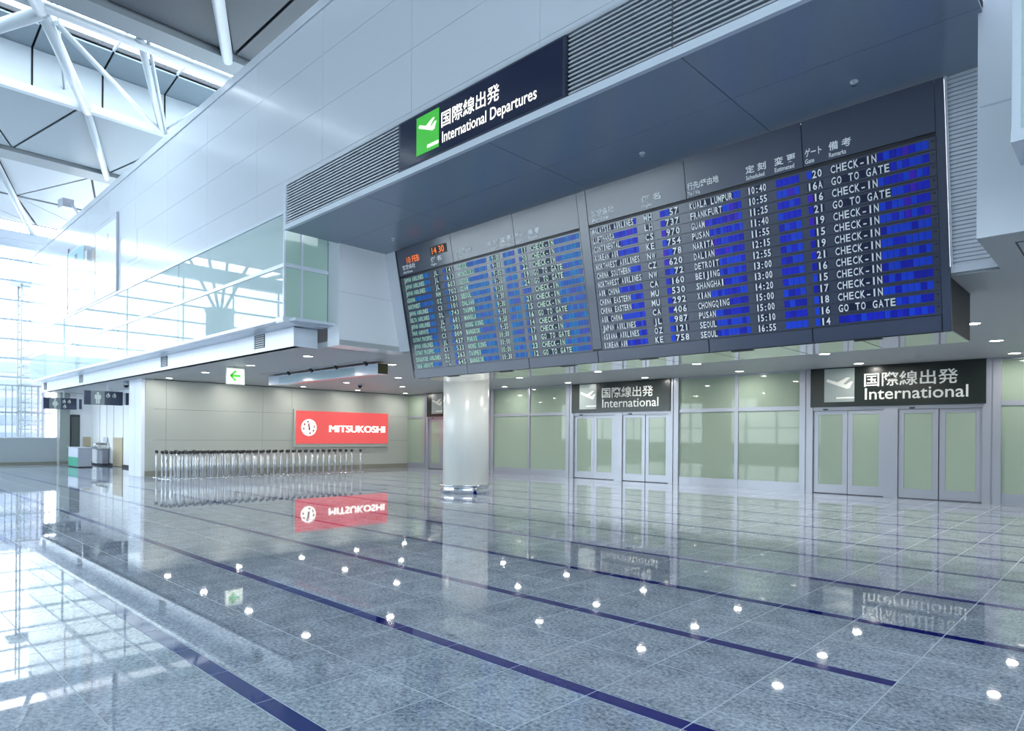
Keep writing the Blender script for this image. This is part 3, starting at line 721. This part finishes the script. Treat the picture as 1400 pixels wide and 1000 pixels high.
# ------------------------------------------------------------------ hanging light box near the ceiling with four spot lamps
hb = empty('hanging_signboard', (-18.5, 10.65, 3.31)); tag(hb, 'long pale signboard hung below the ceiling left of the board', 'signboard')
box('board_box', -21.75, -15.25, 10.5, 10.83, 3.315, 3.60, mat('dark_olive_side', (.06, .06, .02), .4), hb)
box('front_face', -21.75, -15.25, 10.485, 10.5, 3.315, 3.60, mat('pale_blue_face', (.55, .62, .72), .15), hb)
box('print_panel', -21.0, -16.4, 10.48, 10.486, 3.33, 3.55, mat('pale_teal_print', (.38, .50, .56), .12), hb)
box('bottom_face', -21.75, -15.25, 10.5, 10.83, 3.305, 3.315, M_WHITE, hb)
mb = MB()
for x in (-21, -18.5, -16): mb.box(x, x + .05, 10.62, 10.68, 3.6, C)
mb.obj('hanger', M_TRIM, hb, 'stuff')
mb = MB(); tb = lambda u, v, w: (u, v, 3.304)
for i in range(26): mb.box(-18.8 + i * .13, -18.8 + i * .13 + .08, 10.6, 10.72, 3.300, 3.305)
box('red_strip', -19.9, -15.6, 10.52, 10.82, 3.302, 3.305, mat('red_print', (.7, .10, .10), .3), hb)
mb.obj('strip_lettering', M_PRINTW, hb, 'stuff')
for i, x in enumerate((-19.73, -18.31, -16.88, -15.36)):
    t = empty('spot_lamp', (x, 10.15, C)); tag(t, 'small black spot lamp, %s of the four before the hanging signboard' % ('leftmost', 'second from left', 'third from left', 'rightmost')[i], 'lamp', 'spot lamps along the hanging signboard')
    MB().lathe(x, 10.15, [(.05, C - .03), (.05, C)], 12).obj('base', M_TRIM, t)
    MB().tube((x, 10.13, C - .04), (x, 10.22, C - .12), .045, n=12).obj('lamp_head', M_BLACK, t)
tr = box('lamp_track', -21.6, -14.4, 10.13, 10.17, C - .012, C, mat('rose_grey_track', (.42, .32, .32), .4)); tag(tr, 'thin rosy ceiling track running beside the hanging signboard', 'track')

# exit sign
ex = empty('exit_sign', (-19.87, 8.53, 3.12)); tag(ex, 'square white lit exit sign with green arrow hanging from the ceiling', 'sign')
box('sign_box', -19.93, -19.87, 8.26, 8.81, 3.12, 3.62, mat('sign_case', (.7, .72, .7), .3), ex)
box('lit_face', -19.87, -19.862, 8.28, 8.79, 3.14, 3.60, mat('exit_face', (.8, .85, .78), .3, emit=(.80, .92, .74), estr=.6), ex)
mb = MB(); te = lambda u, v, w: (-19.860 + w * .1, u, v)
mb.add([te(8.34, 3.38, 0), te(8.50, 3.21, 0), te(8.57, 3.26, 0), te(8.42, 3.38, 0), te(8.57, 3.50, 0), te(8.50, 3.55, 0)], [(0, 1, 2, 3), (0, 3, 4, 5)])
mb.add([te(8.38, 3.34, 0), te(8.68, 3.34, 0), te(8.68, 3.42, 0), te(8.38, 3.42, 0)], [(0, 1, 2, 3)])
mb.obj('green_arrow', M_GREEN, ex, 'stuff')
box('hanger', -19.91, -19.89, 8.5, 8.56, 3.62, C, M_TRIM, ex)

# ------------------------------------------------------------------ restroom signs
M_SG1 = mat('sign_slate', (.05, .06, .10), .2); M_SG2 = mat('sign_midgrey', (.22, .26, .27), .25)
def circ(mb, tf, u, v, r, n=16, w=0): mb.add([tf(u + r * math.cos(2 * math.pi * i / n), v + r * math.sin(2 * math.pi * i / n), w) for i in range(n)], [tuple(range(n))])
def rsign(X, y0, y1, z0, z1, woman, label):
    s = empty('restroom_sign', (X, (y0 + y1) / 2, z0)); tag(s, label, 'sign')
    w = y1 - y0; h = z1 - z0
    box('sign_box', X - .09, X, y0, y1, z0, z1, M_SG1, s)
    box('grey_field', X, X + .004, y0 + w * .17, y0 + w * .52, z0, z1, M_SG2, s)
    box('end_cap', X - .09, X + .003, y1 + .03, y1 + .10, z0 + .03, z1 - .03, M_TRIM, s)
    box('end_fin', X - .09, X, y1 + .10, y1 + .22, z0 + .03, z1 - .03, M_SG1, s)
    tf = lambda u, v, q: (X + .006 + q, u, v)
    mb = MB(); uc = y0 + w * .345; zc = z0 + h * .5
    circ(mb, tf, uc, zc + h * .33, h * .085)
    def P(pts): mb.add([tf(uc + a * h, zc + b * h, 0) for a, b in pts], [tuple(range(len(pts)))])
    if woman:
        P([(-.10, .22), (.10, .22), (.24, -.06), (.10, -.22), (-.10, -.22), (-.24, -.06)]); P([(-.07, -.22), (-.01, -.22), (-.01, -.42), (-.07, -.42)]); P([(.01, -.22), (.07, -.22), (.07, -.42), (.01, -.42)])
    else:
        P([(-.17, .24), (.17, .24), (.20, .16), (.20, -.08), (.13, -.08), (.12, -.10), (-.12, -.10), (-.13, -.08), (-.20, -.08), (-.20, .16)]); P([(-.12, -.10), (-.015, -.10), (-.015, -.42), (-.12, -.42)]); P([(.015, -.10), (.12, -.10), (.12, -.42), (.015, -.42)])
    mb.obj('person_symbol', M_PRINTW, s, 'stuff')
    mb = MB()
    for uo, zo in ((.62, .72), (.78, .72)) + (((.64, .28),) if woman else ()):
        u = y0 + w * uo; z = z0 + h * zo
        circ(mb, tf, u, z + h * .11, h * .045, 10); mb.add([tf(u - .03, z + .03, 0), tf(u + .02, z + .03, 0), tf(u + .06, z - .05, 0), tf(u - .01, z - .05, 0)], [(0, 1, 2, 3)])
        for i in range(14):
            a0 = 2 * math.pi * i / 14; a1 = 2 * math.pi * (i + 1) / 14
            mb.add([tf(u - .01 + r * math.cos(a), z - h * .05 + r * math.sin(a), 0) for r, a in ((.07, a0), (.07, a1), (.045, a1), (.045, a0))], [(0, 1, 2, 3)])
    mb.obj('access_symbols', M_PRINTW, s, 'stuff')
    box('hanger', X - .06, X - .03, y0 + .8, y0 + .85, z1, C + .01, M_TRIM, s)
rsign(-29.6, 6.82, 8.16, 2.72, 3.27, False, 'dark restroom sign with a white man symbol beside the white pillar')
rsign(-38.0, 7.08, 8.44, 2.76, 3.31, True, 'dark restroom sign with a white woman symbol, farther off')
cv = empty('security_camera', (-28.9, 8.0, 3.45)); tag(cv, 'small dark security camera beside the white pillar head', 'camera')
MB().lathe(-28.95, 8.1, [(.09, C), (.09, C - .08), (.11, C - .09), (.11, C - .14)], 16).obj('camera_base', M_TRIM, cv)
MB().lathe(-28.95, 8.1, [(.10, C - .14), (.09, C - .19), (.05, C - .235), (.01, C - .245)], 16).obj('dome', M_BLACK, cv)

# bins and fountain in the restroom area
bn = empty('recycling_bin', (-36.1, 8.2, 0)); tag(bn, 'low grey cabinet bin with green lower front near the dark doorway', 'bin')
box('cabinet', -37.05, -35.26, 7.91, 8.44, .04, .92, mat('bin_grey', (.36, .38, .44), .35), bn)
box('plinth', -37.0, -35.22, 7.94, 8.47, 0, .05, M_BLACK, bn)
box('white_front', -37.03, -35.3, 7.90, 7.912, .48, .90, mat('bin_pale_lilac', (.55, .58, .70), .35), bn)
box('green_front', -37.03, -35.3, 7.90, 7.912, .05, .47, mat('bin_green', (.06, .36, .25), .35), bn)
box('bin_lid', -37.08, -35.23, 7.88, 8.47, .92, .945, M_WHITE, bn)
fo = empty('drinking_fountain', (-37.8, 9.2, 0)); tag(fo, 'stainless drinking fountain on the white restroom wall behind the grey bin', 'fountain')
box('pedestal', -38.3, -37.5, 9.2, 9.555, .1, .80, M_WHITE, fo); box('pedestal_side', -37.5, -36.9, 9.3, 9.555, .1, .85, MATS['bin_grey'], fo)
MB().prism([(-39.0, 9.05), (-36.8, 9.05), (-36.8, 9.555), (-39.0, 9.555)], .84, .93).obj('basin', M_STEEL, fo)
box('splash_back', -38.9, -36.9, 9.5, 9.555, 1.0, 1.12, M_STEEL, fo)
MB().tube((-38.2, 9.3, .93), (-38.2, 9.25, 1.08), .03).obj('spout', M_CHROME, fo)
box('paper_holder', -37.6, -37.1, 9.5, 9.555, 1.15, 1.4, M_WHITE, fo)

# ------------------------------------------------------------------ vents on the fascia
for i, x in enumerate((-15.79, -22.5, -32.5, -39.2)):
    t = empty('fascia_vent', (x, 7.37, 3.76)); tag(t, 'small louvred vent in the white fascia, %s of four' % ('rightmost and largest', 'second from the right', 'third from the right', 'leftmost')[i], 'vent')
    box('vent_back', x - .26, x + .26, 7.365, 7.382, 3.74, 4.07, M_BACK, t)
    box('vent_frame', x - .30, x - .25, 7.35, 7.38, 3.74, 4.08, M_TRIM, t)
    for j in range(6): box('slat', x - .20, x + .26, 7.358, 7.364, 3.765 + j * .053, 3.778 + j * .053, M_TRIM, t)
# ceiling slot diffusers
for i, (x, y) in enumerate(((-11.4, 16.3), (-5.9, 13.6), (-3.35, 14.7))):
    t = empty('ceiling_vent', (x, y, C)); tag(t, 'thin slot vent in the low ceiling, %s of three' % ('left', 'middle', 'right')[i], 'vent')
    box('vent_frame', x - .5, x + .5, y - .09, y + .09, C - .008, C, M_TRIM, t)
    box('slot', x - .48, x + .48, y - .05, y - .01, C - .011, C - .007, M_BACK, t); box('slot', x - .48, x + .48, y + .02, y + .06, C - .011, C - .007, M_BACK, t)
cd = empty('dome_camera', (-22.9, 14.9, C)); tag(cd, 'tiny dark dome camera on the ceiling near the red sign', 'camera')
MB().lathe(-22.9, 14.9, [(.10, C - .03), (.10, C)], 14).obj('base', M_TRIM, cd)
MB().lathe(-22.9, 14.9, [(.01, C - .15), (.06, C - .12), (.09, C - .03)], 14).obj('dome', M_BLACK, cd)

# ------------------------------------------------------------------ banner on the upper wall
bn = empty('wall_banner', (-29.0, 6.86, 6.6)); tag(bn, 'tall printed banner with a street photo and red lettering on the upper wall', 'banner')
box('backing', -32.4, -25.72, 6.85, 6.90, 6.56, 9.1, mat('banner_white', (.80, .86, .93), .12), bn)
for x in (-32.44, -25.72): box('side_rod', x, x + .06, 6.83, 6.9, 6.56, 9.3, MATS['bin_grey'], bn)
box('sky_print', -32.35, -28.3, 6.842, 6.85, 6.6, 9.05, mat('banner_sky', (.42, .68, .85), .12), bn)
mg = mat('banner_building', (.24, .27, .31), .12, noise=.3, nscale=8); mo = mat('banner_tan', (.50, .42, .36), .12, noise=.3, nscale=6)
box('tower_print', -29.9, -28.3, 6.838, 6.842, 6.6, 8.95, mg, bn)
box('tower_print', -29.75, -29.4, 6.834, 6.838, 6.6, 8.7, mat('banner_cream', (.72, .70, .66), .12), bn)
box('tower_print', -28.75, -28.32, 6.834, 6.838, 6.6, 8.5, mo, bn)
box('tower_print', -32.3, -31.6, 6.838, 6.842, 6.6, 8.7, mo, bn); box('tower_print', -31.3, -30.9, 6.838, 6.842, 6.6, 8.85, mg, bn)
mb = MB()
for cx_, z_, s_, h_ in ((-26.75, 8.62, '\u307e', .3), (-26.75, 8.28, '\u307e', .3), (-26.75, 7.55, '\u3082', .3), (-27.3, 8.35, '\u3061', .3), (-27.3, 7.6, '\u3067', .3), (-27.95, 8.05, '\u3053', .26), (-27.95, 7.6, '\u3068', .26)):
    text_into(mb, s_, cx_ - .2, z_ - h_ / 2, cx_ + .2, z_ + h_ / 2, tfY(6.848))
mb.obj('red_lettering', mat('banner_red', (.62, .25, .25), .3), bn)
hp = box('access_hatch', -24.75, -23.68, 6.900, 6.912, 7.36, 8.29, M_UWALL, uw)
fl = empty('flood_lamp', (-31.6, 6.9, 10.5)); tag(fl, 'small flood lamp on a bracket at the top edge of the upper wall', 'lamp')
MB().tube((-31.3, 7.0, 10.5), (-31.6, 6.8, 10.95), .05).obj('bracket', M_TRIM, fl)
MB().hexa([(-32.5, 6.5, 10.95), (-31.7, 6.5, 10.85), (-31.7, 6.9, 10.85), (-32.5, 6.9, 10.95)], [(-32.5, 6.5, 11.3), (-31.7, 6.5, 11.2), (-31.7, 6.9, 11.2), (-32.5, 6.9, 11.3)]).obj('lamp_head', MATS['bin_grey'], fl)

# ------------------------------------------------------------------ hall column with branching struts (seen in the balcony glass)
HX, HY = -30.4, 1.5
hc = empty('tree_column', (HX, HY, 0)); tag(hc, 'tall white hall column with branching struts, mirrored in the balcony glass', 'column')
MB().lathe(HX, HY, [(.60, 0), (.60, 7.1), (.66, 7.15), (.66, 7.3)], 40).obj('shaft', mat('hall_column', (.62, .72, .76), .35), hc)
for dx, dy in ((2.4, -1.6), (2.4, 2.0), (-2.2, 1.6), (-2.6, -1.6)):
    MB().tube((HX + dx * .06, HY + dy * .06, 7.2), (HX + dx, HY + dy, 11.8), .07).obj('strut', MATS['hall_column'], hc)

# ------------------------------------------------------------------ outside
gr = box('ground', -160, 60, -90, 40, -1.2, -.9, mat('apron_concrete', (.55, .57, .58), .8), kind=S)
te_ = empty('lattice_tower', (-46, 7.4, -.9)); tag(te_, 'pale lattice mast outside the end window', 'tower')
mp = mat('mast_paint', (.22, .24, .27), .5)
lx, ly = -46, 7.35
for dx in (0, 1.0):
    for dy in (0, 1.0): MB().tube((lx + dx, ly + dy, -.9), (lx + dx, ly + dy, 12.2), .05, n=6).obj('mast_leg', mp, te_)
mb = MB()
for i in range(26):
    z = -.7 + i * .5
    mb.tube((lx, ly, z), (lx, ly + 1, z), .025, n=5); mb.tube((lx + 1, ly, z), (lx + 1, ly + 1, z), .025, n=5); mb.tube((lx, ly, z), (lx, ly + 1, z + .5), .02, n=5)
mb.obj('lattice_bars', mp, te_, 'stuff')
box('mast_platform', lx - .3, lx + 1.2, ly - .5, ly + 1.5, 9.9, 10.1, MATS['parapet_grey'], te_)
bdg = empty('far_building', (-70, 6, -.9)); tag(bdg, 'pale blue office block outside the far left window', 'building')
box('block', -80, -70, -20, 13.2, -.9, 8.6, mat('far_block_blue', (.19, .21, .26), .5), bdg)
for z in (.8, 2.3, 3.8, 5.3, 6.8): box('window_band', -70, -69.9, -19.5, 12.9, z, z + .8, mat('far_glass', (.12, .145, .21), .2), bdg)
rl = empty('railing', (-42, 3, -.2)); tag(rl, 'white bar railing outside the end window', 'railing')
mb = MB()
for i in range(70): mb.box(-42.03, -41.97, -10 + i * .27, -9.96 + i * .27, -.9, 4.0)
mb.obj('bars', mp, rl, 'stuff')
for z in (2.6, 4.0): box('rail', -42.06, -41.94, -10, 8.9, z, z + .07, mp, rl)
